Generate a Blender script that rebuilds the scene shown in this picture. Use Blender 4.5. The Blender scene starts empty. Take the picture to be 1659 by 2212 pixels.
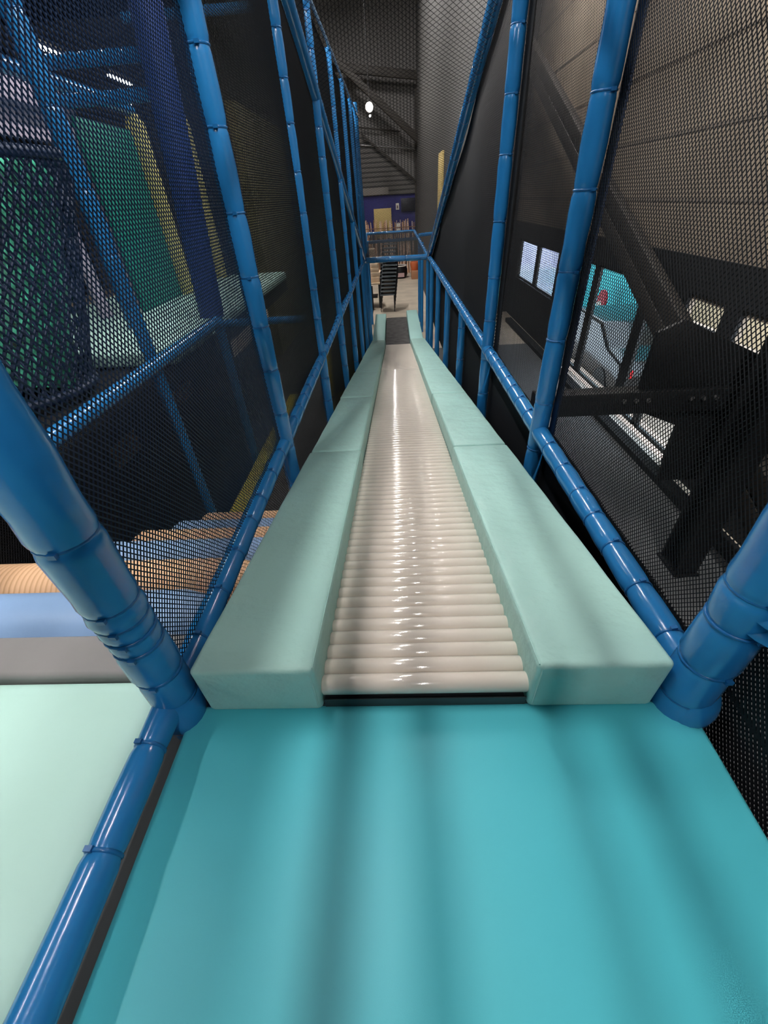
import bpy, bmesh, math, random
from mathutils import Vector, Matrix
random.seed(7)
H = 2.6                                   # camera height; builders take z relative to the camera
SC = bpy.context.scene
COL = SC.collection

# ------------------------------------------------------------------ camera
f_px, pitch, yaw, roll = 885.0, 0.6543, -0.0551, -0.0675
cam_d = bpy.data.cameras.new('camera')
cam = bpy.data.objects.new('camera', cam_d); COL.objects.link(cam)
cam_d.sensor_fit = 'VERTICAL'; cam_d.sensor_height = 24.0
cam_d.lens = f_px / 2212 * 24.0
cam_d.clip_start = 0.02; cam_d.clip_end = 200
fw = Vector((math.sin(yaw)*math.cos(pitch), math.cos(yaw)*math.cos(pitch), -math.sin(pitch)))
rt = Vector((math.cos(yaw), -math.sin(yaw), 0)); up = rt.cross(fw)
r2 = math.cos(roll)*rt + math.sin(roll)*up
u2 = -math.sin(roll)*rt + math.cos(roll)*up
M = Matrix((r2, u2, -fw)).transposed().to_4x4()
M.translation = Vector((0, 0, H))
cam.matrix_world = M
SC.camera = cam

# ------------------------------------------------------------------ world, exposure
SC.view_settings.view_transform = 'Standard'
SC.view_settings.look = 'None'
SC.view_settings.exposure = 0.2
SC.view_settings.gamma = 1.0
SC.view_settings.use_curve_mapping = False
SC.cycles.max_bounces = 6
SC.cycles.transparent_max_bounces = 12
SC.cycles.sample_clamp_indirect = 4.0
SC.cycles.use_denoising = True
w = bpy.data.worlds.new('daylight'); SC.world = w; w.use_nodes = True
wb = w.node_tree.nodes['Background']
wb.inputs[0].default_value = (0.78, 0.88, 1.0, 1); wb.inputs[1].default_value = 6.5
LAMP_GAIN = 1.0

# ------------------------------------------------------------------ materials
def lin(c):
    return tuple(((v/255)/12.92 if v/255 <= 0.04045 else ((v/255+0.055)/1.055)**2.4) for v in c) + (1,)
def mat(name, rgb, rough=0.5, spec=0.5, metal=0.0, noise=0.0, nscale=8.0, bump=0.0, bscale=40.0, coat=0.0,
        stretch=None, emit=None, estr=0.0, bdist=0.01):
    m = bpy.data.materials.new(name); m.use_nodes = True
    nt = m.node_tree; b = nt.nodes['Principled BSDF']
    b.inputs['Base Color'].default_value = lin(rgb)
    b.inputs['Roughness'].default_value = rough
    b.inputs['Specular IOR Level'].default_value = spec
    b.inputs['Metallic'].default_value = metal
    if coat: b.inputs['Coat Weight'].default_value = coat; b.inputs['Coat Roughness'].default_value = 0.08
    tc = None
    def coord(sc):
        tcn = nt.nodes.new('ShaderNodeTexCoord'); mp = nt.nodes.new('ShaderNodeMapping')
        nt.links.new(tcn.outputs['Object'], mp.inputs[0])
        if stretch: mp.inputs['Scale'].default_value = stretch
        n = nt.nodes.new('ShaderNodeTexNoise'); n.inputs['Scale'].default_value = sc
        n.inputs['Detail'].default_value = 4
        nt.links.new(mp.outputs[0], n.inputs['Vector']); return n
    if noise:
        n = coord(nscale); r = nt.nodes.new('ShaderNodeMapRange')
        r.inputs['To Min'].default_value = 1-noise; r.inputs['To Max'].default_value = 1+noise
        r.inputs['From Min'].default_value = 0.3; r.inputs['From Max'].default_value = 0.7
        nt.links.new(n.outputs[0], r.inputs[0])
        mx = nt.nodes.new('ShaderNodeVectorMath'); mx.operation = 'SCALE'
        mx.inputs[0].default_value = lin(rgb)[:3]
        nt.links.new(r.outputs[0], mx.inputs['Scale']); nt.links.new(mx.outputs[0], b.inputs['Base Color'])
    if bump:
        n = coord(bscale); bp = nt.nodes.new('ShaderNodeBump')
        bp.inputs['Strength'].default_value = bump; bp.inputs['Distance'].default_value = bdist
        nt.links.new(n.outputs[0], bp.inputs['Height']); nt.links.new(bp.outputs[0], b.inputs['Normal'])
    if emit:
        b.inputs['Emission Color'].default_value = lin(emit); b.inputs['Emission Strength'].default_value = estr
    return m
def wave_mat(name, rgb, rgb2, scale, axis='X', rough=0.8, bump=0.6, sharp=0.5):
    m = mat(name, rgb, rough); nt = m.node_tree; b = nt.nodes['Principled BSDF']
    tc = nt.nodes.new('ShaderNodeTexCoord'); wv = nt.nodes.new('ShaderNodeTexWave')
    wv.bands_direction = axis; wv.inputs['Scale'].default_value = scale; wv.inputs['Distortion'].default_value = 0.3
    nt.links.new(tc.outputs['Object'], wv.inputs['Vector'])
    cr = nt.nodes.new('ShaderNodeValToRGB'); cr.color_ramp.elements[0].color = lin(rgb2); cr.color_ramp.elements[1].color = lin(rgb)
    cr.color_ramp.elements[0].position = 0.0; cr.color_ramp.elements[1].position = sharp
    nt.links.new(wv.outputs[0], cr.inputs[0]); nt.links.new(cr.outputs[0], b.inputs['Base Color'])
    if bump:
        bp = nt.nodes.new('ShaderNodeBump'); bp.inputs['Strength'].default_value = bump; bp.inputs['Distance'].default_value = 0.01
        nt.links.new(wv.outputs[0], bp.inputs['Height']); nt.links.new(bp.outputs[0], b.inputs['Normal'])
    return m

BLUE = mat('blue_vinyl', (38, 124, 188), 0.22, 0.6, bump=0.25, bscale=22, coat=0.35, bdist=0.004, noise=0.06, nscale=9)
TIE = mat('blue_tie_plastic', (30, 104, 164), 0.3, 0.5)
TURQ = mat('turquoise_vinyl', (82, 198, 212), 0.46, 0.5, bump=0.15, bscale=500, bdist=0.0006, noise=0.03, nscale=3)
MINT = mat('mint_vinyl', (182, 220, 210), 0.5, 0.35, bump=0.2, bscale=14, bdist=0.004, noise=0.03, nscale=4)
PADM = mat('pale_teal_vinyl', (174, 217, 209), 0.42, 0.4, bump=0.7, bscale=11, bdist=0.018, noise=0.03, nscale=4)
CREAM = mat('cream_roller_plastic', (228, 218, 206), 0.16, 0.5, coat=0.3)
DARKF = mat('dark_frame_steel', (52, 58, 62), 0.5, 0.4)
GREYM = mat('grey_vinyl', (138, 136, 136), 0.6, 0.3, noise=0.05, nscale=5, bump=0.2, bscale=10, bdist=0.006)
RUBBER = mat('dark_grey_carpet_mat', (92, 90, 90), 0.9, 0.2, noise=0.25, nscale=9)
NAVYROLL = mat('dusty_blue_roller_vinyl', (140, 172, 212), 0.4, 0.4, bump=0.5, bscale=9, bdist=0.006, noise=0.04)
TAN = wave_mat('tan_wood_look_vinyl', (230, 188, 148), (206, 160, 118), 14, 'X', 0.55, 0.15)
YEL = mat('yellow_vinyl', (186, 172, 60), 0.5, 0.3)
YELD = mat('pale_yellow_vinyl', (196, 184, 110), 0.5, 0.3)
GREEN = mat('green_vinyl', (22, 122, 108), 0.5, 0.3, noise=0.1, nscale=3)
PINKG = mat('pale_lilac_grey_panel', (190, 178, 196), 0.6, 0.3)
NET = mat('black_net_twine', (16, 19, 24), 0.6, 0.3)
NETB = mat('navy_net_twine', (14, 34, 62), 0.5, 0.4)
BLACKW = mat('black_lining', (30, 31, 33), 0.8, 0.2)
CONC = mat('concrete_floor', (196, 184, 166), 0.55, 0.4, noise=0.16, nscale=2.5)
LINING = mat('grey_brown_wall_lining', (140, 128, 114), 0.8, 0.2, noise=0.12, nscale=1.5)
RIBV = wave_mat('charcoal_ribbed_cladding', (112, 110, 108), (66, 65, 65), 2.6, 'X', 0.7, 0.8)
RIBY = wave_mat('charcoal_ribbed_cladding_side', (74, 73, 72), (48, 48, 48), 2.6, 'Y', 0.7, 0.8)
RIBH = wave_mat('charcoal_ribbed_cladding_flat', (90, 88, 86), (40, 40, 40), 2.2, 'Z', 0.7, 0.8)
STEEL = mat('dark_painted_steel', (50, 46, 42), 0.6, 0.4, noise=0.1, nscale=3)
BLKSTEEL = mat('black_painted_steel', (16, 17, 19), 0.5, 0.4)
NAVYW = mat('navy_painted_wall', (54, 54, 120), 0.7, 0.3, noise=0.06)
BOARD = mat('tan_board', (214, 190, 128), 0.7, 0.2, noise=0.05)
WHITEP = mat('white_paper', (235, 232, 225), 0.7, 0.2)
CREAMW = mat('cream_painted_wood', (240, 214, 184), 0.6, 0.3)
CHAIRM = mat('charcoal_chair_plastic', (48, 56, 64), 0.4, 0.5)
CHAIRL = mat('dark_chair_metal', (40, 44, 50), 0.35, 0.6, metal=0.3)
FRAMEM = mat('black_window_frame', (18, 19, 21), 0.4, 0.5)
LITE = mat('lamp_diffuser', (255, 255, 255), 0.5, emit=(255, 246, 232), estr=60)
FIXT = mat('lamp_housing', (60, 60, 62), 0.4, 0.5)

# ------------------------------------------------------------------ mesh builder (world coords, z relative to the camera)
class MB:
    def __init__(s): s.v = []; s.f = []; s.sm = []
    def add(s, vs, fs, smooth=False):
        n = len(s.v); s.v += [tuple(p) for p in vs]; s.f += [tuple(i+n for i in f) for f in fs]; s.sm += [smooth]*len(fs); return s
    def box(s, x0, x1, y0, y1, z0, z1):
        v = [(x, y, z) for x in (x0, x1) for y in (y0, y1) for z in (z0, z1)]
        return s.add(v, [(0,1,3,2),(4,6,7,5),(0,4,5,1),(2,3,7,6),(0,2,6,4),(1,5,7,3)])
    def bar(s, a, b, wx, wz, upv=(0,0,1)):
        a = Vector(a); b = Vector(b); d = (b-a).normalized(); sx = d.cross(Vector(upv)).normalized(); sz = sx.cross(d)
        v = []
        for p in (a, b):
            for i, j in ((-1,-1),(1,-1),(1,1),(-1,1)): v.append(p+sx*wx*i/2+sz*wz*j/2)
        return s.add(v, [(0,3,2,1),(4,5,6,7),(0,1,5,4),(1,2,6,5),(2,3,7,6),(3,0,4,7)])
    def prism(s, poly, axis, a0, a1):
        # poly: 2-D points in the two other axes (in xyz order), extruded along axis
        n = len(poly); v = []
        for a in (a0, a1):
            for p in poly:
                v.append({'x': (a, p[0], p[1]), 'y': (p[0], a, p[1]), 'z': (p[0], p[1], a)}[axis])
        fs = [tuple(range(n))[::-1], tuple(range(n, 2*n))]
        fs += [(i, (i+1) % n, n+(i+1) % n, n+i) for i in range(n)]
        return s.add(v, fs)
    def tube(s, pts, rad, sides=12, caps=True, smooth=True):
        pts = [Vector(p) for p in pts]; n = len(pts)
        if not hasattr(rad, '__len__'): rad = [rad]*n
        d = (pts[-1]-pts[0]).normalized(); ref = Vector((0,0,1)) if abs(d.z) < 0.9 else Vector((1,0,0))
        v = []
        for i, p in enumerate(pts):
            t = (pts[min(i+1, n-1)]-pts[max(i-1, 0)]).normalized(); a = t.cross(ref).normalized(); b = t.cross(a)
            for k in range(sides):
                an = 2*math.pi*k/sides; v.append(p+(a*math.cos(an)+b*math.sin(an))*rad[i])
        fs = []
        for i in range(n-1):
            for k in range(sides):
                k2 = (k+1) % sides; fs.append((i*sides+k, i*sides+k2, (i+1)*sides+k2, (i+1)*sides+k))
        s.add(v, fs, smooth)
        if caps:
            s.add(v[:sides], [tuple(range(sides))], False); s.add(v[-sides:], [tuple(range(sides))[::-1]], False)
        return s
    def cyl(s, c, axis, r, h, sides=16):
        c = Vector(c); d = {'x': Vector((1,0,0)), 'y': Vector((0,1,0)), 'z': Vector((0,0,1))}[axis]
        return s.tube([c-d*h/2, c+d*h/2], r, sides)
    def build(s, name, m, parent=None, origin=None, bevel=0, segs=2, smooth=None):
        vs = [Vector((p[0], p[1], p[2]+H)) for p in s.v]
        if parent is not None: off = world_loc(parent)
        elif origin is not None: off = Vector((origin[0], origin[1], origin[2]+H))
        else:
            xs = [p.x for p in vs]; ys = [p.y for p in vs]; off = Vector(((min(xs)+max(xs))/2, (min(ys)+max(ys))/2, min(p.z for p in vs)))
        me = bpy.data.meshes.new(name); me.from_pydata([p-off for p in vs], [], s.f)
        me.materials.append(m)
        bm = bmesh.new(); bm.from_mesh(me)
        for fc, sm in zip(bm.faces, s.sm): fc.smooth = sm
        if bevel:
            es = [e for e in bm.edges if len(e.link_faces) == 2 and e.calc_face_angle(0) > 0.35]
            bmesh.ops.bevel(bm, geom=es, offset=bevel, segments=segs, profile=0.5, affect='EDGES', clamp_overlap=True)
            for fc in bm.faces: fc.smooth = True
        bmesh.ops.recalc_face_normals(bm, faces=bm.faces)
        bm.to_mesh(me); bm.free()
        if bevel and hasattr(me, 'set_sharp_from_angle'): me.set_sharp_from_angle(angle=0.9)
        o = bpy.data.objects.new(name, me); COL.objects.link(o)
        if parent is not None: o.parent = parent
        else: o.location = off
        return o
def world_loc(o):
    p = Vector(o.location)
    while o.parent: o = o.parent; p += Vector(o.location)
    return p
def tag(o, label, cat, group=None):
    o['label'] = label; o['category'] = cat
    if group: o['group'] = group
    return o
def thing(name, label, cat, loc, group=None):
    o = bpy.data.objects.new(name, None); COL.objects.link(o); o.location = (loc[0], loc[1], loc[2]+H); o.empty_display_size = 0.1
    return tag(o, label, cat, group)
def struct(o): o['kind'] = 'structure'; return o
def copy_tree(o, parent=None):
    c = o.copy(); COL.objects.link(c); c.parent = parent
    for ch in list(o.children): copy_tree(ch, c)
    return c

# ------------------------------------------------------------------ hall shell
FL = -2.6
struct(MB().box(-13, 3.0, -7, 21.5, FL-0.2, FL).build('floor', CONC))
struct(MB().box(-13.2, 3.5, -7.2, 21.7, 5.2, 5.4).build('ceiling', BLACKW))
struct(MB().box(-13.2, -13, -7, 21.5, FL, 5.2).build('wall_left', BLACKW))
struct(MB().box(-13.2, 3.5, -7.2, -7, FL, 5.2).build('wall_front', BLACKW))
struct(MB().box(-13, 3.0, 20.5, 20.7, FL, 5.2).build('wall_back', RIBV))
# window wall on the right: openings between Y 3.45 .. 11.45
WT = -0.93
wr = MB()
wr.box(3.0, 3.05, -7, 21.5, WT, 5.2)
wr.box(3.0, 3.05, -7, 3.45, FL, WT)
wr.box(3.0, 3.05, 11.45, 21.5, FL, WT)
wr.box(3.0, 3.05, 7.42, 8.68, FL, WT)
wr.box(3.0, 3.05, 3.45, 4.1, FL, -1.2); wr.box(3.0, 3.05, 4.1, 4.9, -2.05, -1.17)
wr.box(3.0, 3.05, 3.45, 4.9, -0.98, WT); wr.box(3.0, 3.05, 3.86, 4.08, -1.2, -0.98); wr.box(3.0, 3.05, 4.65, 4.9, -1.17, -0.98); wr.box(3.0, 3.05, 4.08, 4.1, -1.2, -1.17)
struct(wr.build('wall_right', LINING))
struct(MB().box(2.965, 3.0, -7, 13.5, WT, -0.62).build('trim_1', BLACKW))
struct(MB().box(2.965, 3.0, 11.45, 20.5, FL, WT).build('trim_2', BLACKW))
struct(MB().box(2.965, 3.0, 7.42, 8.68, FL, WT).build('trim_3', BLACKW))
struct(MB().box(2.965, 3.0, 8.68, 11.45, FL, -1.72).build('trim_4', BLACKW))
struct(MB().box(2.965, 3.0, -7, 4.1, FL, -1.2).box(2.965, 3.0, 4.1, 4.9, -2.05, -1.17).box(2.965, 3.0, 3.86, 4.08, -1.2, WT).box(2.965, 3.0, 4.65, 4.9, -1.17, WT).box(2.965, 3.0, -7, 3.45, -1.2, WT).build('trim_16', BLACKW))
struct(MB().box(0.70, 2.72, -6.9, 9.0, FL, FL+0.012).build('floor_side_dim', mat('dimmed_floor_grey', (84, 86, 88), 0.8, noise=0.08)))  # grey sheet over the concrete, the side floor's dimness put into its colour
struct(MB().box(2.90, 3.0, 3.0, 7.42, FL, -2.56).build('trim_5', WHITEP))  # white strip at the glazing foot, sunlit floor put into its colour
struct(MB().box(2.72, 2.86, 1.0, 11.0, FL, -2.52).build('floor_dark_strip', BLACKW))  # low black strip along the floor in front of the window wall
glass = bpy.data.materials.new('window_glass'); glass.use_nodes = True
nt = glass.node_tree; nt.nodes.remove(nt.nodes['Principled BSDF'])
tr = nt.nodes.new('ShaderNodeBsdfTransparent'); gl = nt.nodes.new('ShaderNodeBsdfGlossy'); mx = nt.nodes.new('ShaderNodeMixShader')
tr.inputs[0].default_value = (0.9, 0.94, 0.95, 1); gl.inputs['Roughness'].default_value = 0.02; mx.inputs[0].default_value = 0.06
nt.links.new(tr.outputs[0], mx.inputs[1]); nt.links.new(gl.outputs[0], mx.inputs[2]); nt.links.new(mx.outputs[0], nt.nodes['Material Output'].inputs[0])
def window(n, y0, y1, z0, z1, mull):
    e = bpy.data.objects.new('window_%d' % n, None); COL.objects.link(e); e.location = (3.02, y0, z0+H); struct(e)
    fr = MB(); t = 0.045
    fr.box(3.002, 3.042, y0, y1, z0, z0+t); fr.box(3.002, 3.042, y0, y1, z1-t, z1)
    fr.box(3.002, 3.042, y0, y0+t, z0, z1); fr.box(3.002, 3.042, y1-t, y1, z0, z1)
    for m_, wd in mull: fr.box(3.002, 3.042, m_-wd/2, m_+wd/2, z0, z1)
    fr.build('window_frame', FRAMEM, e)
    MB().box(3.018, 3.024, y0+t, y1-t, z0+t, z1-t).build('pane', glass, e)
window(1, 8.68, 11.45, -1.72, WT, [(10.05, 0.22)])
window(2, 4.92, 7.42, -2.5, WT, [(7.0, 0.2), (5.5, 0.22)])
window(3, 4.12, 4.88, -2.5, -2.07, [])
# lining seams and brackets
SEAM = mat('lining_seam', (112, 102, 92), 0.8)
for k, z in enumerate((-0.2, 0.35, 0.95, 1.6, 2.3, 3.0)):
    struct(MB().box(2.994, 3.0, -7, 20, z, z+0.02).build('trim_%d' % (6+k), SEAM))
# end wall dressing
struct(MB().box(-4, 0.97, 20.42, 20.5, -1.4, 0.05).build('trim_12', NAVYW))
struct(MB().prism([(-4, 0.05), (0.97, 0.05), (0.97, 0.42), (-0.45, 1.45), (-4, 4.0)], 'y', 20.36, 20.5).build('trim_13', RIBH))
struct(MB().box(-2.2, -0.1, 20.30, 20.36, 0.08, 0.3).build('trim_14', mat('pale_strip', (120, 116, 112), 0.7)))
# partition on the right beyond the slide
struct(MB().box(1.0, 1.15, 6.2, 20.5, FL, 5.2).build('wall_partition', RIBY))
struct(MB().box(0.93, 1.0, 20.2, 20.3, FL, 3.0).build('trim_15', STEEL))
tag(MB().box(0.96, 1.0, 10.0, 10.75, -0.35, 0.62).build('wall_board', BOARD, bevel=0.005), 'tan board hung high on the charcoal partition beside the sloping rail', 'board')
# steelwork across the end
def beam(a, b, wx, wz, label, name='roof_beam', m=STEEL):
    return tag(MB().bar(a, b, wx, wz).build(name, m, bevel=0.01), label, 'beam')
beam((-3.4, 19.6, 4.95), (2.9, 19.6, 0.12), 0.2, 0.2, 'dark diagonal rafter sloping down to the right across the end wall')
beam((-3.0, 19.9, 3.68), (2.9, 19.9, 2.95), 0.12, 0.22, 'dark near-level purlin high across the end wall above the lamp')
beam((-1.0, 20.2, 1.85), (0.96, 20.2, 0.42), 0.06, 0.07, 'thin dark rafter edge meeting the partition corner', 'roof_trim')
tag(MB().tube([(-1.6, 20.33, 2.12), (0.4, 20.33, 1.86)], 0.025, 8).build('conduit', STEEL), 'upper thin conduit running across the ribbed end wall', 'conduit')
tag(MB().tube([(-1.2, 20.33, 1.58), (0.95, 20.33, 1.36)], 0.03, 8).build('conduit', mat('steel_conduit', (120, 120, 120), 0.3, metal=0.7)), 'lower shiny conduit running across the ribbed end wall', 'conduit')

# right-hand steel brace, column, tie
br = thing('diagonal_brace', 'long dark steel brace slanting down past the windows behind the right net', 'brace', (2.6, 2.0, -2.1))
dv = Vector((0, 5.17, 2.31)).normalized(); p0 = Vector((2.6, 1.2, -2.45)); p1 = p0 + dv*12.6
off = dv.cross(Vector((1, 0, 0))).normalized()*0.092
MB().bar(p0+off, p1+off, 0.10, 0.17).build('upper_channel', STEEL, br, bevel=0.008)
MB().bar(p0-off, p1-off, 0.10, 0.17).build('lower_channel', STEEL, br, bevel=0.008)
cl = thing('steel_column', 'upright black steel column outside the right net below the gusset', 'column', (2.3, 2.5, FL))
MB().box(2.22, 2.38, 2.38, 2.40, FL, 4.5).box(2.22, 2.38, 2.60, 2.62, FL, 4.5).box(2.29, 2.31, 2.40, 2.60, FL, 4.5).build('web', BLKSTEEL, cl)
MB().box(2.2, 2.4, 2.36, 2.64, FL+.012, FL+0.03).build('base_plate', BLKSTEEL, cl)
tb = thing('tie_beam', 'black bolted tie beam crossing in front of the window at mid height', 'beam', (1.0, 2.8, -1.25))
MB().box(0.95, 3.0, 2.72, 2.84, -1.30, -1.14).build('beam', BLKSTEEL, tb, bevel=0.006)
for x in (1.55, 1.63, 1.71, 2.0, 2.08, 2.16): MB().cyl((x, 2.715, -1.2), 'y', 0.016, 0.02, 6).build('bolt', mat('bolt_steel', (150, 150, 150), 0.3, metal=0.8) if x < 1.56 else bpy.data.materials['bolt_steel'], tb)
gs = tag(MB().prism([(1.65, -1.14), (2.95, -1.14), (2.95, -1.0), (2.42, -0.97), (2.05, -0.81), (1.8, -0.70), (1.65, -0.77)], 'y', 2.76, 2.79).build('gusset_plate', BLKSTEEL, bevel=0.004), 'black steel gusset plate above the bolted tie beam', 'bracket')
gs2 = tag(MB().prism([(1.70, -1.30), (2.95, -1.30), (2.95, -1.9), (2.03, -1.9), (2.02, -1.43)], 'y', 2.76, 2.79).build('gusset_plate', BLKSTEEL, bevel=0.004), 'black steel gusset plate hanging below the bolted tie beam', 'bracket')
# vertical dark column beyond second post on the right wall
c2 = thing('steel_column', 'dark upright steel column against the window wall beyond the windows', 'column', (2.85, 12.0, FL))
MB().box(2.68, 2.96, 12.0, 12.5, FL, 5.2).build('shaft', BLKSTEEL, c2, bevel=0.01)

# ------------------------------------------------------------------ outside the windows
GZ = -3.85
struct(MB().box(3.2, 30, -10, 40, GZ-0.2, GZ).build('floor_outside', mat('pale_paving', (190, 176, 164), 0.8, noise=0.12, nscale=1.0)))
struct(MB().box(3.05, 3.75, 3.0, 9.0, GZ, -2.95).build('floor_kerb', mat('warm_kerb', (222, 196, 178), 0.8)))
tag(MB().box(6.3, 6.45, 9.8, 17.5, GZ, 0.5).build('hoarding', mat('turquoise_hoarding', (72, 222, 236), 0.6)), 'tall turquoise hoarding outside the near window', 'fence')
tag(MB().box(6.6, 6.8, 17.6, 30, GZ, 1.5).build('hoarding', mat('lilac_hoarding', (196, 196, 226), 0.7, noise=0.2, nscale=1.3)), 'pale lilac hoarding outside the far window', 'fence')
struct(MB().box(6.3, 6.45, 4.0, 9.8, GZ, 0.5).build('wall_outside', mat('cream_render', (206, 196, 168), 0.8)))
def car(x, y, rz, paint, label):
    t = thing('car', label, 'car', (x, y, GZ))
    prof = [(-2.1, .35), (-2.15, .75), (-1.95, .95), (-1.3, 1.05), (-.75, 1.45), (.7, 1.48), (1.45, 1.05), (2.05, .92), (2.15, .6), (2.1, .3)]
    B = MB(); B.prism([(y+a, GZ+b) for a, b in prof], 'x', x-.82, x+.82); B.build('body', paint, t, bevel=0.06, segs=3)
    G = MB(); G.prism([(y+a, GZ+b) for a, b in [(-1.2, 1.06), (-.72, 1.40), (.66, 1.43), (1.3, 1.06)]], 'x', x-.835, x+.835); G.build('side_windows', bpy.data.materials.get('car_glass') or mat('car_glass', (20, 26, 34), 0.08, 0.8), t)
    for sx in (-1, 1):
        for wy in (-1.3, 1.35):
            MB().cyl((x+sx*.74, y+wy, GZ+.32), 'x', .32, .2, 20).build('wheel', BLKSTEEL, t, bevel=0.02)
    for sx in (-1, 1): MB().box(x+sx*.7-.09, x+sx*.7+.09, y-2.19, y-2.08, GZ+.7, GZ+.85).build('tail_light', bpy.data.materials.get('tail_red') or mat('tail_red', (220, 30, 40), 0.3), t)
    return t
car(5.3, 10.4, 0, mat('dark_car_paint', (22, 24, 30), 0.25, 0.6, coat=0.5), 'dark grey parked car outside the near window, in front of the turquoise hoarding')
car(5.2, 18.2, 0, mat('silver_car_paint', (206, 206, 222), 0.25, 0.6, coat=0.5), 'pale silver parked car outside the far window')
fl = thing('oval_sign', 'red and white oval sign standing against the turquoise hoarding', 'sign', (5.9, 13.0, GZ))
MB().tube([(5.9, 13.0, GZ), (5.9, 13.0, -3.0)], 0.03, 8).build('pole', BLKSTEEL, fl)
MB().add([(5.86, 13.0+.28*math.cos(a), -2.75+.36*math.sin(a)) for a in [k*math.pi/12 for k in range(24)]]+[(5.92, 13.0+.28*math.cos(a), -2.75+.36*math.sin(a)) for a in [k*math.pi/12 for k in range(24)]], [tuple(range(24)), tuple(range(24, 48))[::-1]]+[(i, (i+1) % 24, 24+(i+1) % 24, 24+i) for i in range(24)]).build('red_panel', mat('sign_red', (190, 30, 50), 0.5), fl)
MB().cyl((5.85, 13.05, -2.85), 'x', .17, .03, 20).build('white_disc', WHITEP, fl)

# ------------------------------------------------------------------ lamps
def linear_lamp(x, y0, y1, z, label, wd=0.09, st=None):
    t = thing('linear_lamp', label, 'lamp', (x, (y0+y1)/2, z))
    MB().box(x-wd/2-.02, x+wd/2+.02, y0-.04, y1+.04, z, z+.07).build('housing', FIXT, t, bevel=0.008)
    MB().box(x-wd/2, x+wd/2, y0, y1, z-.035, z-.002).build('diffuser', st or LITE, t, bevel=0.006)
    MB().tube([(x, y0+.1, z+.07), (x, y0+.1, 5.2)], 0.006, 6).build('suspension_wire', FIXT, t)
    MB().tube([(x, y1-.1, z+.07), (x, y1-.1, 5.2)], 0.006, 6).build('suspension_wire', FIXT, t)
linear_lamp(-6.0, 10.3, 11.6, 2.40, 'left of the two lit linear lamps seen through the left net')
linear_lamp(-6.0, 12.7, 13.6, 2.42, 'right of the two lit linear lamps seen through the left net')
over = 'bright linear lamp hung over the slide above the view'
STR2 = mat('lamp_diffuser_medium', (255, 255, 255), 0.5, emit=(255, 250, 246), estr=75*LAMP_GAIN)
STR = mat('lamp_diffuser_strong', (255, 255, 255), 0.5, emit=(255, 250, 246), estr=150*LAMP_GAIN)
for (x, y0, y1, z, lb) in ((-0.8, 6.9, 8.5, 2.55, 'third linear lamp of the row above the slide, counted from the deck end'), (-0.8, 3.6, 5.2, 2.5, 'second linear lamp of the row above the slide, counted from the deck end'), (-0.75, 0.4, 2.0, 2.5, 'first linear lamp of the row above the slide, nearest the turquoise deck'),
        (0.15, -2.9, -1.3, 2.5, 'added linear lamp behind the viewer lighting the pads and turquoise deck'), (1.5, -1.8, 0.4, 3.3, 'added wide fill lamp high over the right side of the turquoise deck'), (-3.4, 0.0, 1.5, 2.5, 'added linear lamp lighting the pale mint mat of the neighbouring lane'), (-4.2, 5.0, 6.5, 3.2, 'added linear lamp lighting the far mint deck'), (1.9, 4.0, 5.6, 2.9, 'unseen linear lamp between the right net and the window wall'),  # unseen lamps added to fill the deck, neighbouring lane and right side
        (2.0, 8.6, 10.2, 3.3, 'added linear lamp brightening the lining between the partition and the far window'), (-1.1, 12.2, 13.8, 4.4, 'added unseen lamp lighting the exit from high over the stacked chairs'), (-1.3, 15.6, 17.0, 4.95, 'added unseen lamp lighting the end wall from high in front of it')):  # unseen lamps added to brighten the right lining, exit and end wall
    linear_lamp(x, y0, y1, z, lb, 0.2 if x == 1.5 else 0.22 if y0 > 12 else 0.13 if y0 > 6.8 else 0.06 if y0 < 1 and x > -1 else 0.09, STR2 if x < -3 else STR)
fl = thing('flood_lamp', 'round glaring flood lamp hanging in front of the end wall', 'lamp', (-0.61, 18.5, 2.33))
MB().cyl((-0.61, 18.45, 2.33), 'y', 0.11, 0.06, 16).build('lens', LITE, fl)
MB().cyl((-0.61, 18.53, 2.33), 'y', 0.13, 0.09, 16).build('housing', FIXT, fl)
MB().tube([(-0.61, 18.55, 2.4), (-0.61, 18.55, 5.2)], 0.012, 6).build('hanger', FIXT, fl)
MB().cyl((-0.60, 18.45, 2.12), 'y', 0.03, 0.03, 10).build('indicator_light', LITE, fl)

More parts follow.
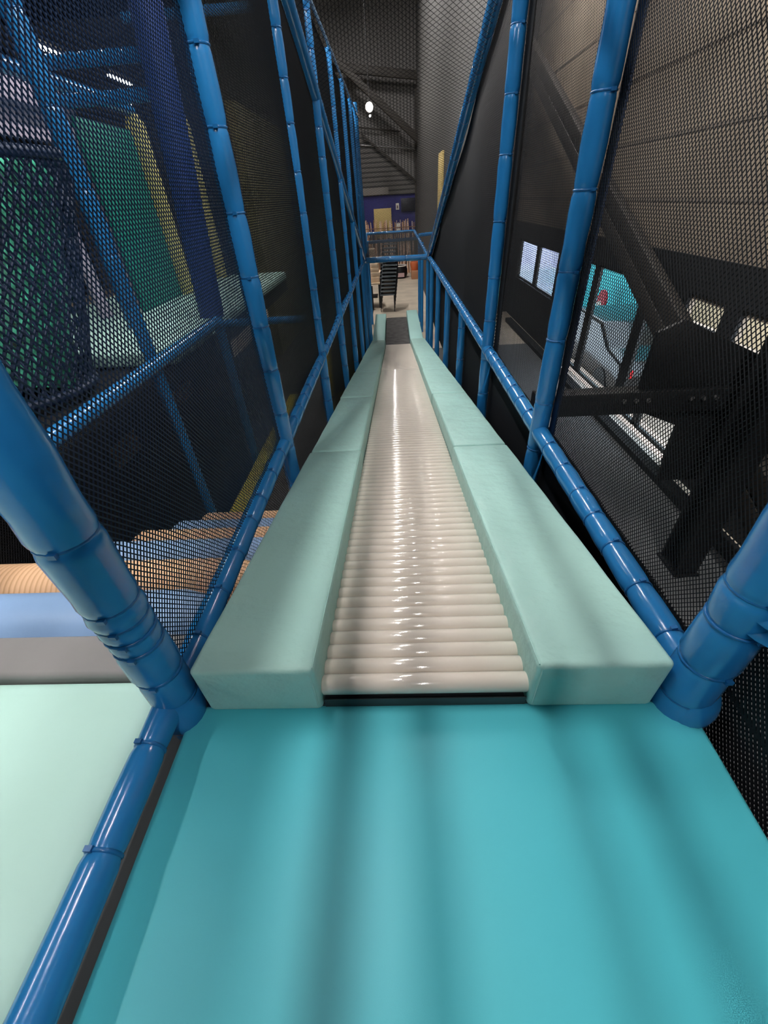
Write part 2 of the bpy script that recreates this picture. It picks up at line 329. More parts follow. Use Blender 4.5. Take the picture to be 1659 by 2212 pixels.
# ------------------------------------------------------------------ padded pipes
def pipe(name, label, cat, a, b, r=0.038, ties=0.2, group=None, phase=0.08, wob=0.0015, tie_at=None, seg=0.02, face=None, mat_=None, tie_r=None):
    a = Vector(a); b = Vector(b); L = (b-a).length; d = (b-a)/L
    low = a if a.z <= b.z else b
    t = thing(name, label, cat, low, group)
    if tie_at is None:
        tie_at = []; s = phase
        while ties and s < L-0.03: tie_at.append(s); s += ties*random.uniform(0.85, 1.15)
    cuts = set([0.0, L]); s = 0
    while s < L: cuts.add(round(s, 4)); s += 0.09
    for q in tie_at:
        for dd in (-0.02, -0.009, 0, 0.009, 0.02):
            if 0 < q+dd < L: cuts.add(round(q+dd, 4))
    cuts = sorted(cuts); pts = []; rad = []
    for s in cuts:
        pts.append(a+d*s); k = 1.0
        for q in tie_at:
            k -= 0.10*math.exp(-((s-q)/0.010)**2)
        rad.append(r*k*(1+wob*24*math.sin(s*37+a.y*5)))
    MB().tube(pts, rad, 20).build('foam_sleeve', mat_ or BLUE, t)
    if tie_at:
        ref = Vector(face) if face else Vector((0, 0, 1)) if abs(d.z) < 0.9 else Vector((0, -1, 0))
        ref = (ref - d*ref.dot(d)).normalized(); sd = d.cross(ref)
        for q in tie_at:
            c = a+d*q; m_ = MB(); rr = r*0.925
            m_.tube([c-d*0.0035, c-d*0.0018, c+d*0.0018, c+d*0.0035], [rr, rr+0.0022, rr+0.0022, rr], 20)
            hc = c+ref*(rr+0.003)+sd*0.012
            m_.bar(hc-sd*0.007, hc+sd*0.007, 0.009, 0.007, ref)
            m_.build('cable_tie', TIE, t)
    return t
XL, XR, ZR = -0.55, 0.655, -0.91
YP = [0.5, 1.77, 3.07, 4.35, 5.62, 6.88, 8.1, 9.05]
# near thick posts
pipe('padded_post', 'thick blue padded post in the left foreground leaning out of frame, banded with rings', 'post', (-0.55, 0.5, FL), (-0.55, 0.5, 1.9), 0.052, tie_at=[1.70, 1.80, 1.905, 1.945, 1.985, 2.03, 2.19, 2.5, 2.9, 3.3, 3.8])
pp = pipe('padded_post', 'thick blue padded post at the right foreground corner of the turquoise mat', 'post', (0.625, 0.5, FL), (0.625, 0.5, 1.9), 0.054, tie_at=[1.685, 1.80, 1.93, 2.02, 2.25, 2.6, 3.0, 3.5])
fm = MB()
rr = []; pts = []
for k in range(9):
    pts.append((0.655, 0.465, -0.66+k*0.012)); rr.append(0.04+0.014*math.sin(k*1.9)+0.006*k/8)
fm.tube(pts, rr, 18); fm.build('loose_sleeve_end', BLUE, pp)
names = ['second', 'third', 'fourth', 'fifth', 'sixth', 'seventh', 'eighth']
for i, y in enumerate(YP[1:]):
    pipe('padded_post', 'blue padded post on the left rail, %s back from the camera' % names[i], 'post', (XL, y, FL), (XL, y, 1.12), 0.036 if i else 0.038, ties=0.2 if i < 4 else 0, phase=0.15+0.04*i, group='posts of the left slide wall')
for i, y in enumerate(YP[1:]):
    top = 1.95 if i < 2 else ZR
    pipe('padded_post', 'blue padded post %s the right rail, %s back from the camera' % ('rising through' if i < 2 else 'hanging below', names[i]), 'post', (XR, y, FL), (XR, y, top), 0.04 if i < 2 else 0.037, ties=0.27 if i < 3 else 0, phase=0.2, group='posts of the right slide wall')
pipe('padded_post', 'tall blue post with a squared top rising above the left top rail', 'post', (-0.58, 9.75, FL), (-0.58, 9.75, 1.3), 0.055, ties=0, phase=0.1)
for i, y in enumerate((10.4, 11.4)):
    pipe('padded_post', 'blue post %s the slide exit' % ('left beside' if i == 0 else 'left beyond'), 'post', (-0.60, y, FL), (-0.60, y, -0.8), 0.035, ties=0)
    pipe('padded_post', 'blue post %s the slide exit' % ('right beside' if i == 0 else 'right beyond'), 'post', (0.62, y, FL), (0.62, y, -0.8), 0.035, ties=0)
# rails
pipe('padded_rail', 'long blue padded rail along the left side above the slide', 'rail', (XL-0.005, 0.55, ZR), (XL, 9.05, ZR), 0.034, ties=0.16, phase=0.10)
pipe('padded_rail', 'long blue padded rail along the right side above the slide', 'rail', (XR, 0.55, ZR), (XR, 9.05, ZR), 0.038, ties=0.155, phase=0.08, face=(-.35, 0, 1))
pipe('padded_rail', 'blue padded rail between the pale mint mat and the turquoise mat', 'rail', (-0.556, 0.47, ZR), (-0.556, -0.9, ZR), 0.034, ties=0.2, phase=0.09)
pipe('padded_rail', 'blue crossbar over the far end of the slide', 'rail', (XL, 9.05, -0.935), (XR, 9.05, -0.935), 0.05, ties=0.28, phase=0.22)
pipe('sloping_rail', 'thick blue rail sloping up from the left end of the crossbar', 'rail', (XL, 9.0, -0.93), (XL, 1.6, 1.56), 0.045, ties=0)
pipe('sloping_rail', 'blue rail sloping up from the right end of the crossbar', 'rail', (XR, 8.9, -0.93), (XR, 1.6, 1.66), 0.045, ties=0.3, phase=0.1)
pipe('top_rail', 'thin pale blue rail along the top of the left net wall', 'rail', (XL+0.045, 0.5, 1.1), (XL+0.02, 10.2, 1.12), 0.013, ties=0, mat_=mat('pale_blue_vinyl', (120, 170, 215), 0.2, 0.6, coat=0.5))
pipe('padded_rail', 'nearer thin blue bar of the net roof beyond the crossbar', 'rail', (-0.60, 11.4, -0.82), (0.60, 11.4, -0.80), 0.032, ties=0.11, phase=0.05)
pipe('padded_rail', 'farther thin blue bar of the net roof beyond the crossbar', 'rail', (-0.64, 12.2, -0.70), (0.54, 12.2, -0.70), 0.032, ties=0.11, phase=0.05)
pipe('padded_rail', 'left side bar of the small net roof beyond the crossbar', 'rail', (XL, 9.05, -0.935), (-0.64, 12.2, -0.70), 0.03, ties=0)
pipe('padded_rail', 'right side bar of the small net roof beyond the crossbar', 'rail', (XR, 9.05, -0.93), (0.54, 12.2, -0.70), 0.032, ties=0.2, phase=0.1)
pipe('padded_rail', 'short blue bar joining the net roof to the partition', 'rail', (0.60, 11.4, -0.74), (0.99, 11.4, -0.72), 0.035, ties=0)
for x, r_, lb in ((-0.55, 0.058, 'rounded blue vinyl joint at the foot of the left foreground post'), (0.64, 0.056, 'rounded blue vinyl joint at the foot of the right foreground post')):
    pts = [(x, 0.49, -1.02+0.018*k) for k in range(9)]
    tag(MB().tube(pts, [r_*math.sqrt(max(0.12, 1-((k-4)/4.6)**2)) for k in range(9)], 20).build('pipe_joint', BLUE), lb, 'joint')
for x, lb in ((-0.40, 'leftmost of five'), (-0.2, 'second from the left'), (0.02, 'middle one of five'), (0.23, 'second from the right'), (0.44, 'rightmost of five')):  # unseen rails added so that their shadows band the deck mats
    pipe('added_overhead_rail', 'added blue overhead rail casting bands on the deck, %s' % lb, 'rail', (x, -3.2, 0.95), (x, 1.7, 0.95), 0.015, ties=0)
pipe('added_overhead_rail', 'added blue crossbar carrying the five band-casting rails', 'rail', (XL, 1.74, 0.97), (XR, 1.74, 0.97), 0.035, ties=0)
pipe('padded_post', 'tall blue post behind the viewer at the left of the deck', 'post', (XL, -3.2, FL), (XL, -3.2, 1.0), 0.038, ties=0)
# neighbour lane frame
pipe('padded_rail', 'blue padded rail along the far side of the neighbouring lane', 'rail', (-1.82, 0.6, ZR), (-1.82, 4.45, ZR), 0.05, ties=0.2)
pipe('padded_rail', 'blue crossbar at the far end of the neighbouring lane', 'rail', (-1.82, 4.45, -0.93), (-0.62, 4.45, -0.93), 0.035, ties=0.3)
pipe('padded_post', 'slim blue post standing through the neighbouring rail, seen through net', 'post', (-1.86, 3.15, FL), (-1.86, 3.15, 1.9), 0.048, ties=0.35)
pipe('padded_post', 'blue post at the far corner of the neighbouring lane', 'post', (-1.82, 4.5, FL), (-1.82, 4.5, -0.88), 0.05, ties=0.35)
tag(MB().tube([(-2.05, 4.95, -0.96), (-1.80, 4.95, 2.2)], 0.13, 24).build('padded_column', mat('royal_blue_vinyl', (40, 72, 150), 0.5)), 'broad royal blue padded column between the two yellow posts', 'column')
pipe('padded_post', 'blue post on the far mint deck beside the net tower', 'post', (-2.75, 4.6, -0.96), (-2.75, 4.6, 1.9), 0.07, ties=0.4)
pipe('padded_rail', 'upper of the blue crossbars above the green panel', 'rail', (-2.9, 5.1, 1.07), (-1.96, 5.1, 1.07), 0.05, ties=0.2)
pipe('padded_rail', 'lower of the blue crossbars above the green panel', 'rail', (-2.9, 5.1, 0.83), (-1.98, 5.1, 0.83), 0.05, ties=0.2)
pipe('padded_rail', 'high blue crossbar nearest the top of the view, behind the left net', 'rail', (-3.2, 7.6, 1.9), (-1.3, 7.6, 1.9), 0.05, ties=0.2)
pipe('padded_rail', 'blue rail running back above the net tower', 'rail', (-3.0, 2.4, 1.0), (-3.0, 6.6, 0.97), 0.06, ties=0.25)

# ------------------------------------------------------------------ decks and mats
def pad(name, label, prof_or_box, m, bevel=0.012, cat='mat', group=None, segs=3):
    return tag(prof_or_box.build(name, m, bevel=bevel, segs=segs), label, cat, group)
ZD = -0.97
pad('deck_mat', 'large turquoise vinyl deck mat in the foreground', MB().prism([(-0.532, -1.5), (0.655, -1.5), (0.655, 0.47), (0.57, 0.505), (-0.532, 0.505)], 'z', ZD-0.06, ZD), TURQ, 0.012)
pad('deck_mat', 'pale mint deck mat at the lower left beyond the blue rail', MB().box(-3.4, -0.615, -1.5, 0.585, ZD-0.16, ZD+0.005), MINT, 0.05, segs=5)
pad('step_mat', 'narrow grey vinyl step behind the mint mat', MB().box(-3.4, -0.615, 0.595, 0.73, ZD-0.18, ZD-0.01), GREYM, 0.015)
struct(MB().box(-0.60, 0.66, -1.5, 0.50, ZD-0.12, ZD-0.062).build('floor_deck', DARKF))
# foam rollers stepping down in the neighbouring lane
zs = [(.83, -1.09), (1.2, -1.3), (1.6, -1.53), (2.0, -1.78), (2.4, -2.02), (2.8, -2.25)]
for i, (y, z) in enumerate(zs):
    x0, x1, r_ = (-3.4 if i < 2 else -1.76), -0.625, 0.125
    n = 26; pts = []; rr = []
    for k in range(n+1):
        s = k/n; x = x0+(x1-x0)*s; e = min(x-x0, x1-x)
        pts.append((x, y, z)); rr.append(r_*(1 if e > 0.03 else 0.78+0.22*math.sqrt(max(0, 1-(1-e/0.03)**2))))
    ordn = ['topmost blue', 'topmost tan', 'middle blue', 'middle tan', 'lowest blue', 'lowest tan'][i]
    tag(MB().tube(pts, rr, 32).build('foam_roller', (NAVYROLL, TAN)[i % 2]), '%s foam roller of the stepped rollers in the neighbouring lane' % ordn, 'foam roller', 'stepped foam rollers')
bp_ = [(0.72, FL), (0.72, -1.2)]
for (y, z) in zs: bp_ += [(y-0.09, z-0.125), (y+0.19, z-0.125)]
bp_ += [(zs[-1][0]+0.19, FL)]
tag(MB().prism(bp_, 'x', -1.74, -0.65).build('stepped_base', BLACKW), 'black stepped base carrying the foam rollers', 'base')
pad('floor_edge_pad', 'yellow padded strip on the floor beyond the foam rollers', MB().box(-1.78, -1.5, 3.05, 6.5, FL, FL+0.12), YEL, 0.02, 'pad')
pad('floor_edge_pad', 'yellow padded strip on the floor next to the slide posts', MB().box(-1.0, -0.72, 3.0, 6.5, FL, FL+0.12), YEL, 0.02, 'pad')
pad('upright_pad', 'dim yellow upright pad at the back of the neighbouring lane', MB().box(-1.25, -1.0, 6.6, 6.7, FL, -1.1), YEL, 0.02, 'pad')
# far deck
pad('deck_mat', 'mint deck mat seen through the left net behind the neighbouring rail', MB().box(-4.2, -1.92, 3.6, 8.35, -1.07, -0.95), MINT, 0.03)
pad('green_panel', 'flat green vinyl panel standing behind the left net', MB().box(-3.05, -3.0, 5.35, 6.45, -0.95, 0.78), GREEN, 0.015, 'panel')
for (x, y, t_, lb) in ((-3.0, 6.6, 0.92, 'left'), (-3.0, 8.1, 1.08, 'right')):
    tag(MB().tube([(x, y, -0.95), (x, y, t_-.1), (x, y, t_)], [0.11, 0.11, 0.07], 20).build('yellow_post', YELD), 'pale yellow padded post on the %s of the royal blue column' % lb, 'post')
pad('partition_sheet', 'pale lilac panel at the upper left edge behind the net', MB().box(-3.35, -3.3, 4.5, 5.5, 0.6, 1.05), PINKG, 0.01, 'panel')
tag(MB().tube([(-3.25, 5.75, -0.95), (-3.25, 5.75, 1.05)], 0.05, 16).build('lilac_post', PINKG), 'slim pale lilac post left of the green panel', 'post')
tag(MB().tube([(-3.4, 5.2, -0.95), (-3.4, 5.2, 0.0)], 0.07, 16).build('lilac_post', PINKG), 'short pale lilac post beside the net tower', 'post')
# net tower
def TY(q): return 2.95+0.55*q
def TR(q): return 0.42+0.14*q
tw = thing('net_tower', 'cylindrical blue net climbing tower with glinting green core at the left edge', 'climbing tower', (-2.75, 3.2, -1.0))
MB().tube([(-2.75, TY(k/13), -1.0+0.1*k) for k in range(14)], [TR(k/13)-0.12 for k in range(14)], 24).build('green_core', mat('mottled_green_core', (70, 165, 135), 0.4, noise=0.98, nscale=18), tw)
nb = MB()
for k in range(40):
    for s in (1, -1):
        pts = []
        for j in range(15):
            a = 2*math.pi*k/40+s*j*0.10; q = j/14; pts.append((-2.75+TR(q)*math.cos(a), TY(q)+TR(q)*math.sin(a), -1.0+j*0.095))
        nb.tube(pts, 0.011, 4, caps=False)
nb.build('net_tube', NETB, tw)
MB().tube([(-2.75+0.57*math.cos(a), 3.5+0.57*math.sin(a), 0.34) for a in [2*math.pi*k/32 for k in range(33)]], 0.035, 8).build('top_ring', NETB, tw)
MB().tube([(-2.75+0.43*math.cos(a), 2.95+0.43*math.sin(a), -1.0) for a in [2*math.pi*k/32 for k in range(33)]], 0.035, 8).build('bottom_ring', NETB, tw)
struct(MB().box(-4.4, -1.95, 2.0, 8.4, -1.25, -1.08).build('floor_upper_deck', BLACKW))
# dark lower level
struct(MB().box(-3.5, -0.62, 0.4, 13.0, FL, FL+0.012).build('floor_lane_dark', mat('black_floor_sheet', (40, 41, 43), 0.8)))  # near-black sheet laid over the concrete of the lane
struct(MB().box(-3.6, -3.5, 0.4, 9.0, FL, -1.26).build('wall_lower_level', BLACKW))
for (y0, y1, z0, z1, lb, nm) in ((5.9, 6.7, -2.45, -1.75, 'left', 'middle'), (7.8, 8.45, -2.2, -1.7, 'right', 'far'), (4.3, 4.85, -2.5, -1.75, 'near', 'near')):
    pad('brown_panel', 'dim brown panel on the dark lower level, %s one' % {'left': 'middle', 'right': 'farthest', 'near': 'nearest'}[lb], MB().box(-3.495, -3.46, y0, y1, z0, z1), mat('brown_board', (236, 188, 158), 0.7) if nm == 'middle' else bpy.data.materials['brown_board'], 0.005, 'panel')
# shelving/dark curtain at the left hall behind
tag(MB().box(-2.6, -2.45, 9.1, 12.6, FL, 1.35).build('hessian_panel', mat('olive_hessian', (100, 95, 66), 0.9, noise=0.35, nscale=6, stretch=(1, 6, 0.4))), 'tall olive hessian-like panel dim behind the second left net bay', 'panel')

# ------------------------------------------------------------------ slide
S = 0.18
sl = thing('roller_slide', 'long cream roller slide running away down the middle', 'slide', (0.037, 0.5, ZD-0.1))
cx0, cx1 = -0.203, 0.279
def zt(y): return -0.888 - S*(y-0.5)
NR = 168; pitch_r = 0.0473
rest = MB()
for k in range(NR):
    y = 0.523+k*pitch_r; z = zt(y)-0.0235
    if k < 100:
        m_ = MB(); xs = [cx0, cx0+0.004, cx1-0.004, cx1]
        m_.tube([(x, y, z) for x in xs], [0.019, 0.0232, 0.0232, 0.019], 14 if k > 30 else 22)
        m_.build('roller', CREAM, sl)
    else: rest.tube([(cx0, y, z), (cx1, y, z)], 0.0232, 10)
ro = rest.build('far_rollers', CREAM, sl); ro['kind'] = 'stuff'
ye = 0.5+NR*pitch_r
for x0, x1 in ((-0.211, -0.2055), (0.2815, 0.286)):
    MB().prism([(0.5, zt(.5)-.09), (ye, zt(ye)-.09), (ye, zt(ye)-.015), (0.5, zt(.5)-.015)], 'x', x0, x1).build('side_channel', DARKF, sl)
MB().prism([(0.5, zt(.5)-.09), (ye, zt(ye)-.09), (ye, zt(ye)-.075), (0.5, zt(.5)-.075)], 'x', -0.2055, 0.2815).build('under_tray', DARKF, sl)
MB().box(-0.20, 0.275, 0.4975, 0.5, ZD-0.05, ZD+0.03).build('front_bar', DARKF, sl)
# side pads, in sections with seams
def zp(y): return -0.80 - S*(y-0.5)
secs = [0.488, 1.93, 3.27, 4.57, 5.87, 7.15, 8.50]
wd = ['nearest', 'second', 'third', 'fourth', 'fifth', 'lowest sloping']
for side, (x0, x1) in (('left', (-0.482, -0.203)), ('right', (0.277, 0.562))):
    for i in range(6):
        a, b = secs[i]+(0.002 if i else 0), secs[i+1]-0.002
        n = 14; top = []
        for k in range(n+1):
            y = a+(b-a)*k/n; top.append((y, zp(y)+0.0015*math.sin(k*1.7+i)))
        z0 = ZD+0.001 if i == 0 else zp(a)-0.17
        prof = top + [(b, zp(b)-0.17), (a+0.15, min(ZD+0.001, zp(a+0.15)-0.17)) if i == 0 else (a+0.1, zp(a+0.1)-0.17), (a, z0)]
        dx = (0.012 if side == 'left' and i > 0 else 0) + (-0.004 if side == 'right' and i > 0 else 0)
        ob = MB().prism(prof, 'x', x0+(0.006*(i % 2)), x1-(0.004 if i else 0)).build('side_pad', PADM, bevel=0.014, segs=3)
        if i == 0:
            xi = x1-0.004 if side == 'left' else x0+0.004
            xj = xi - 0.006 if side == 'left' else xi + 0.006
            MB().tube([(xj, 0.488, ZD+0.02), (xj, 0.488, -0.82), (xj, 0.497, -0.806)], 0.0022, 6).tube([(xi, 0.496, -0.803), (xi, 1.9, zp(1.9)-0.002)], 0.0018, 6).build('stitched_seam', PADM, ob)
        tag(ob, '%s pale teal foam pad along the %s edge of the roller slide' % (wd[i], side), 'pad', 'pads along the slide')
# landing
pad('landing_mat', 'dark grey mat at the bottom of the slide', MB().box(-0.215, 0.275, 8.47, 10.85, FL, -2.345), RUBBER, 0.01)
pad('side_pad', 'flat mint pad left of the dark landing mat', MB().box(-0.475, -0.222, 8.53, 10.95, FL, -2.27), mat('light_mint_vinyl', (178, 226, 220), 0.5), 0.014, 'pad')
pad('side_pad', 'flat mint pad right of the dark landing mat', MB().box(0.282, 0.545, 8.53, 11.2, FL, -2.27), bpy.data.materials['light_mint_vinyl'], 0.014, 'pad')
struct(MB().prism([(0.55, ZD-0.2), (8.4, zp(8.4)-0.19), (8.4, FL), (0.55, FL)], 'x', -0.45, 0.53).build('floor_slide_base', BLACKW))

# ------------------------------------------------------------------ nets: real crossing twine
def net(name, label, O, U, V, poly, pitch_=0.0105, th=0.0017, ang=52, sag=0.008, m=NET, seg=0.11, group=None):
    O = Vector(O); U = Vector(U).normalized(); V = Vector(V).normalized(); N = U.cross(V).normalized()
    M_ = MB(); us = [p[0] for p in poly]; vs = [p[1] for p in poly]
    cu, cv = (min(us)+max(us))/2, (min(vs)+max(vs))/2; R_ = math.hypot(max(us)-min(us), max(vs)-min(vs))/2
    def P(u, v):
        return O+U*u+V*v+N*(sag*(math.sin(u*2.6+v*1.3)+0.5*math.sin(v*4.1-u*3.7)))
    n = len(poly)
    for fam, an in enumerate((math.radians(ang), math.radians(180-ang))):
        dx, dy = math.cos(an), math.sin(an); nx, ny = -dy, dx
        k = -int(R_/pitch_)
        while k*pitch_ < R_:
            px, py = cu+nx*k*pitch_, cv+ny*k*pitch_; k += 1
            t0, t1 = -1e9, 1e9; ok = True
            for i in range(n):      # clip with the convex counter-clockwise polygon
                ax, ay = poly[i]; bx, by = poly[(i+1) % n]; ex, ey = bx-ax, by-ay
                c0 = ex*(py-ay)-ey*(px-ax); c1 = ex*dy-ey*dx
                if abs(c1) < 1e-12:
                    if c0 < 0: ok = False; break
                elif c1 > 0: t0 = max(t0, -c0/c1)
                else: t1 = min(t1, -c0/c1)
            if not ok or t1-t0 < 0.004: continue
            m_ = max(1, int(math.ceil((t1-t0)/seg))); ring = []
            for j in range(m_+1):
                t = t0+(t1-t0)*j/m_; c = P(px+dx*t, py+dy*t)+N*(th*0.5*(1 if fam else -1))
                sdv = (U*nx+V*ny)*th
                ring += [c+sdv, c-sdv*0.5+N*th*0.87, c-sdv*0.5-N*th*0.87]
            fs = []
            for j in range(m_):
                b0 = j*3
                for q in range(3): fs.append((b0+q, b0+(q+1) % 3, b0+3+(q+1) % 3, b0+3+q))
            M_.add(ring, fs, False)
    o = bpy.data.objects.new(name, bpy.data.meshes.new(name))
    me = o.data; oo = O + Vector((0, 0, H)); me.from_pydata([Vector(p)-O for p in M_.v], [], M_.f); me.materials.append(m)
    o.location = oo; COL.objects.link(o)
    if label: tag(o, label, 'net', group)
    return o
YV, ZV = (0, 1, 0), (0, 0, 1)
def rect(a, b, c, d): return [(a, c), (b, c), (b, d), (a, d)]
xl = XL-0.012
net('safety_net', 'nearest net panel of the left slide wall, between the two nearest posts', (xl, 0, 0), YV, ZV, rect(0.53, 1.75, ZR, 1.1), m=NETB)
net('safety_net', 'second net panel of the left slide wall, very dark', (xl, 0, 0), YV, ZV, rect(1.79, 3.05, ZR, 1.1), 0.0105, 0.0013, m=NET)
net('safety_net', 'long far net of the left slide wall', (xl, 0, 0), YV, ZV, rect(3.09, 9.7, ZR, 1.1), 0.016, 0.0019, m=NET)
net('safety_net', 'net hanging below the left slide rail', (xl-0.01, 0, 0), YV, ZV, [(0.55, -1.18), (9.0, -2.55), (9.0, ZR), (0.55, ZR)], 0.0125, 0.0010, m=NET)
xr = XR+0.046
net('safety_net', 'nearest net panel of the right slide wall, windows showing through', (xr, 0, 0), YV, ZV, rect(0.5, 1.75, ZR, 1.95), 0.0105, 0.0014, m=NET)
net('safety_net', 'second net panel of the right slide wall, finely meshed', (xr, 0, 0), YV, ZV, rect(1.79, 3.05, ZR, 1.95), 0.0105, 0.0009, m=NET)
net('safety_net', 'long far black net of the right slide wall', (xr, 0, 0), YV, ZV, [(3.09, ZR), (8.82, ZR), (3.09, 1.11)], 0.014, 0.0021, m=NET)
net('safety_net', 'black net hanging below the right slide rail', (xr+0.01, 0, 0), YV, ZV, [(-1.5, -1.9), (0.5, -1.9), (9.0, -2.55), (9.0, ZR), (-1.5, ZR)], 0.0100, 0.0032, m=NET)
net('safety_net', 'dense black net right of the turquoise mat behind the foreground post', (xr+0.005, 0, 0), YV, ZV, rect(-1.5, 0.5, ZR, 1.95), 0.0100, 0.0032, m=NET)
rd = Vector((0, 7.4, -2.49)); Lr = rd.length
net('roof_net', 'sloping net roof between the two sloping rails', (XL, 1.6, 1.56), rd, (1, 0, 0), [(0, 0), (0, XR-XL), (Lr, XR-XL), (Lr, 0)][::-1], 0.03, 0.0012, 45, m=NET)
rd2 = Vector((0, 3.15, 0.235)); L2 = rd2.length
net('roof_net', 'small net roof beyond the crossbar', (XL, 9.05, -0.935), rd2, (1, 0, 0), [(0, 0.02), (0, XR-XL), (L2, XR-XL-0.12), (L2, -0.0)][::-1], 0.02, 0.0012, 45, m=NET)
net('safety_net', 'net closing the lower level behind the neighbouring rail', (-1.86, 0, 0), YV, ZV, rect(0.75, 4.4, FL, ZR), 0.0125, 0.0018, m=NET)
# dark opaque edge webbing beside near right post
tag(MB().box(XR+0.042, XR+0.050, 1.705, 1.76, ZR, 1.95).build('net_binding', NETB), 'dark webbing edge beside the thick second post of the right wall', 'webbing')
tag(MB().box(XR+0.042, XR+0.050, 2.95, 3.06, ZR, 1.95).build('net_binding', BLACKW), 'dark webbing edge beside the thinner third post of the right wall', 'webbing')

# ------------------------------------------------------------------ hall contents beyond the exit
SLATM = mat('lit_chair_slat', (140, 150, 156), 0.35, 0.5)  # paler than the seat: light on slats and aprons put into the colour
def make_chair():
    t = thing('stacking_chair', 'x', 'chair', (-0.20, 12.95, FL))
    x, y = -0.20, 12.95
    MB().box(x-.2, x+.2, y-.2, y+.2, FL+.43, FL+.455).build('seat', CHAIRM, t, bevel=0.012)
    for sx in (-1, 1):
        MB().tube([(x+sx*.19, y-.2, FL), (x+sx*.185, y-.17, FL+.44)], 0.011, 8).build('leg', CHAIRL, t)
        MB().tube([(x+sx*.2, y+.26, FL), (x+sx*.19, y+.18, FL+.44)], 0.011, 8).build('leg', CHAIRL, t)
        MB().tube([(x+sx*.19, y+.18, FL+.44), (x+sx*.185, y+.24, FL+.86)], 0.012, 8).build('back_post', CHAIRL, t)
    for z in (.60, .80):
        MB().tube([(x-.185, y+.2, FL+z), (x-.1, y+.225, FL+z), (x+.1, y+.225, FL+z), (x+.185, y+.2, FL+z)], 0.016 if z > .79 else 0.012, 8).build('back_slat', SLATM, t)
    MB().box(x-.2, x+.2, y-.215, y-.2, FL+.418, FL+.44).build('front_apron', SLATM, t)
    return t
ch = make_chair(); base = Vector(ch.location)
cn = ['bottom', 'second', 'third', 'fourth', 'fifth', 'sixth', 'seventh', 'eighth', 'ninth', 'tenth', 'top']
for k in range(11):
    c = ch if k == 0 else copy_tree(ch)
    c.location = base + Vector((0.012*k, 0.035*k, 0.085*k))
    c['label'] = 'charcoal stacking chair in the stack beyond the slide, %s%s' % (cn[k], '' if k in (0, 10) else ' from the floor'); c['group'] = 'stacked chairs'
# cream boxes and table left of the chairs
tt = thing('side_table', 'pale topped table left of the chair stack', 'table', (-0.72, 13.7, FL))
MB().box(-1.1, -0.40, 13.3, 14.1, -1.98, -1.94).build('table_top', CREAMW, tt, bevel=0.006)
for sx in (-1.06, -0.44):
    for sy in (13.34, 14.06): MB().tube([(sx, sy, FL), (sx, sy, -1.98)], 0.02, 8).build('leg', DARKF, tt)
MB().box(-1.0, -0.5, 13.45, 13.95, -2.35, -2.32).build('lower_shelf', DARKF, tt)
for k, (x1, z, hh) in enumerate(((-0.41, -1.935, 0.13), (-0.38, -1.80, 0.11), (-0.44, -1.685, 0.10), (-0.45, -1.58, 0.11), (-0.50, -1.465, 0.16), (-0.52, -1.30, 0.16))):
    b_ = tag(MB().box(-1.0, x1, 13.4+.02*k, 13.95, z, z+hh).build('cream_box', CREAMW, bevel=0.008), '%s cream box in the pile on the table left of the chairs' % ['lowest', 'second', 'third', 'fourth', 'fifth', 'topmost'][k], 'box', 'cream boxes')
    b_['group'] = 'cream boxes'
tag(MB().box(-1.1, -0.62, 13.02, 13.28, FL, -2.0).build('dark_cabinet', BLACKW, bevel=0.01), 'dark cabinet in the shadow left of the chairs', 'cabinet')
# bin, crates by the fence
bn = thing('round_bin', 'low black round tub with a pale rim near the stick fence', 'tub', (0.23, 18.8, FL))
MB().tube([(0.23, 18.8, FL), (0.23, 18.8, FL+.12), (0.23, 18.8, FL+.3), (0.23, 18.8, FL+.42)], [0.26, 0.31, 0.31, 0.26], 20).build('tub', BLKSTEEL, bn)
MB().tube([(0.23+0.27*math.cos(a), 18.8+0.27*math.sin(a), FL+.42) for a in [2*math.pi*k/20 for k in range(21)]], 0.02, 6).build('rim', WHITEP, bn)
MB().box(0.05, 0.41, 18.47, 18.5, FL+.06, FL+.2).build('front_label', mat('dusty_pink', (200, 170, 170), 0.6), bn)
tag(MB().box(0.68, 0.98, 18.2, 18.8, FL, FL+.28).build('crate', mat('brown_crate', (178, 128, 96), 0.7), bevel=0.01), 'brown crate at the foot of the partition', 'crate')
tag(MB().tube([(0.82, 18.5, FL+.28), (0.82, 18.5, FL+.5), (0.82, 18.5, FL+.56)], [0.13, 0.18, 0.15], 16).build('pot', mat('terracotta', (206, 106, 62), 0.7)), 'terracotta pot standing on the brown crate', 'pot')
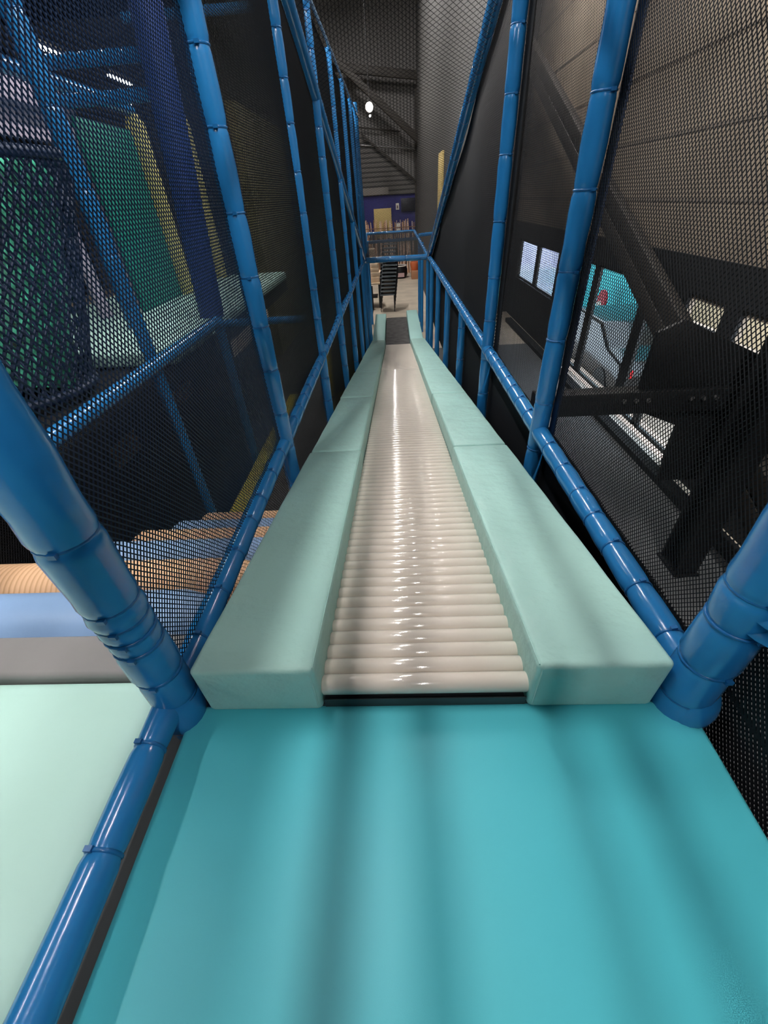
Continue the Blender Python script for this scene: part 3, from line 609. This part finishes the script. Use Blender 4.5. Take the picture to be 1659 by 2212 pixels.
tag(MB().tube([(0.86, 19.1, FL), (0.86, 19.1, FL+.7)], 0.09, 14).build('canister', mat('blue_canister', (60, 70, 150), 0.5)), 'dark blue canister behind the terracotta pot', 'canister')
# stick fence
SM = [mat('stick_wood', (232, 190, 156), 0.8, noise=0.15), mat('stick_wood_dark', (150, 112, 86), 0.8, noise=0.15), mat('stick_wood_pale', (240, 214, 196), 0.8, noise=0.1)]
xx = -1.15; k = 0
while xx < 0.84:
    h = random.uniform(1.72, 1.9); lean = random.uniform(-.11, .11); r_ = random.uniform(.015, .026)
    o = MB().tube([(xx, 20.02, FL), (xx+lean*.5+random.uniform(-.02, .02), 20.1, FL+h*.5), (xx+lean, 20.2, FL+h)], [r_, r_, r_*.8], 7).build('wooden_stick', SM[k % 3])
    tag(o, 'thin upright wooden stick of the stick fence along the end wall', 'stick', 'sticks of the fence along the end wall'); xx += 0.045; k += 1
for z_, nm_ in ((-1.0, 'upper'), (-2.0, 'lower')):
    tag(MB().tube([(-1.2, 20.035, z_), (0.92, 20.035, z_)], 0.014, 7).build('fence_rail', SM[1]), '%s cross stick tying the stick fence together' % nm_, 'stick')
tag(MB().box(-0.72, -0.02, 20.34, 20.4, -1.35, -0.36).build('notice_board', BOARD, bevel=0.005), 'large tan board on the navy end wall behind the sticks', 'board')
tag(MB().box(0.38, 0.92, 20.34, 20.41, -0.5, -0.08).build('dark_screen', mat('dark_screen', (26, 26, 40), 0.4), bevel=0.005), 'dark rectangular screen on the navy end wall', 'screen')
sg = thing('small_sign', 'small framed white sign high on the navy end wall', 'sign', (0.24, 20.4, -0.42))
MB().box(0.17, 0.30, 20.38, 20.41, -0.43, -0.22).build('sheet', WHITEP, sg)
MB().box(0.205, 0.265, 20.37, 20.38, -0.39, -0.29).build('dark_mark', mat('brownish_ink', (120, 100, 100), 0.7), sg)
tag(MB().box(0.17, 0.31, 20.01, 20.022, -0.98, -0.86).build('paper_notice', WHITEP), 'upper of two small white notices fixed to the stick fence', 'notice')
tag(MB().box(0.17, 0.31, 20.01, 20.022, -1.14, -1.03).build('paper_notice', WHITEP), 'lower of two small white notices fixed to the stick fence', 'notice')
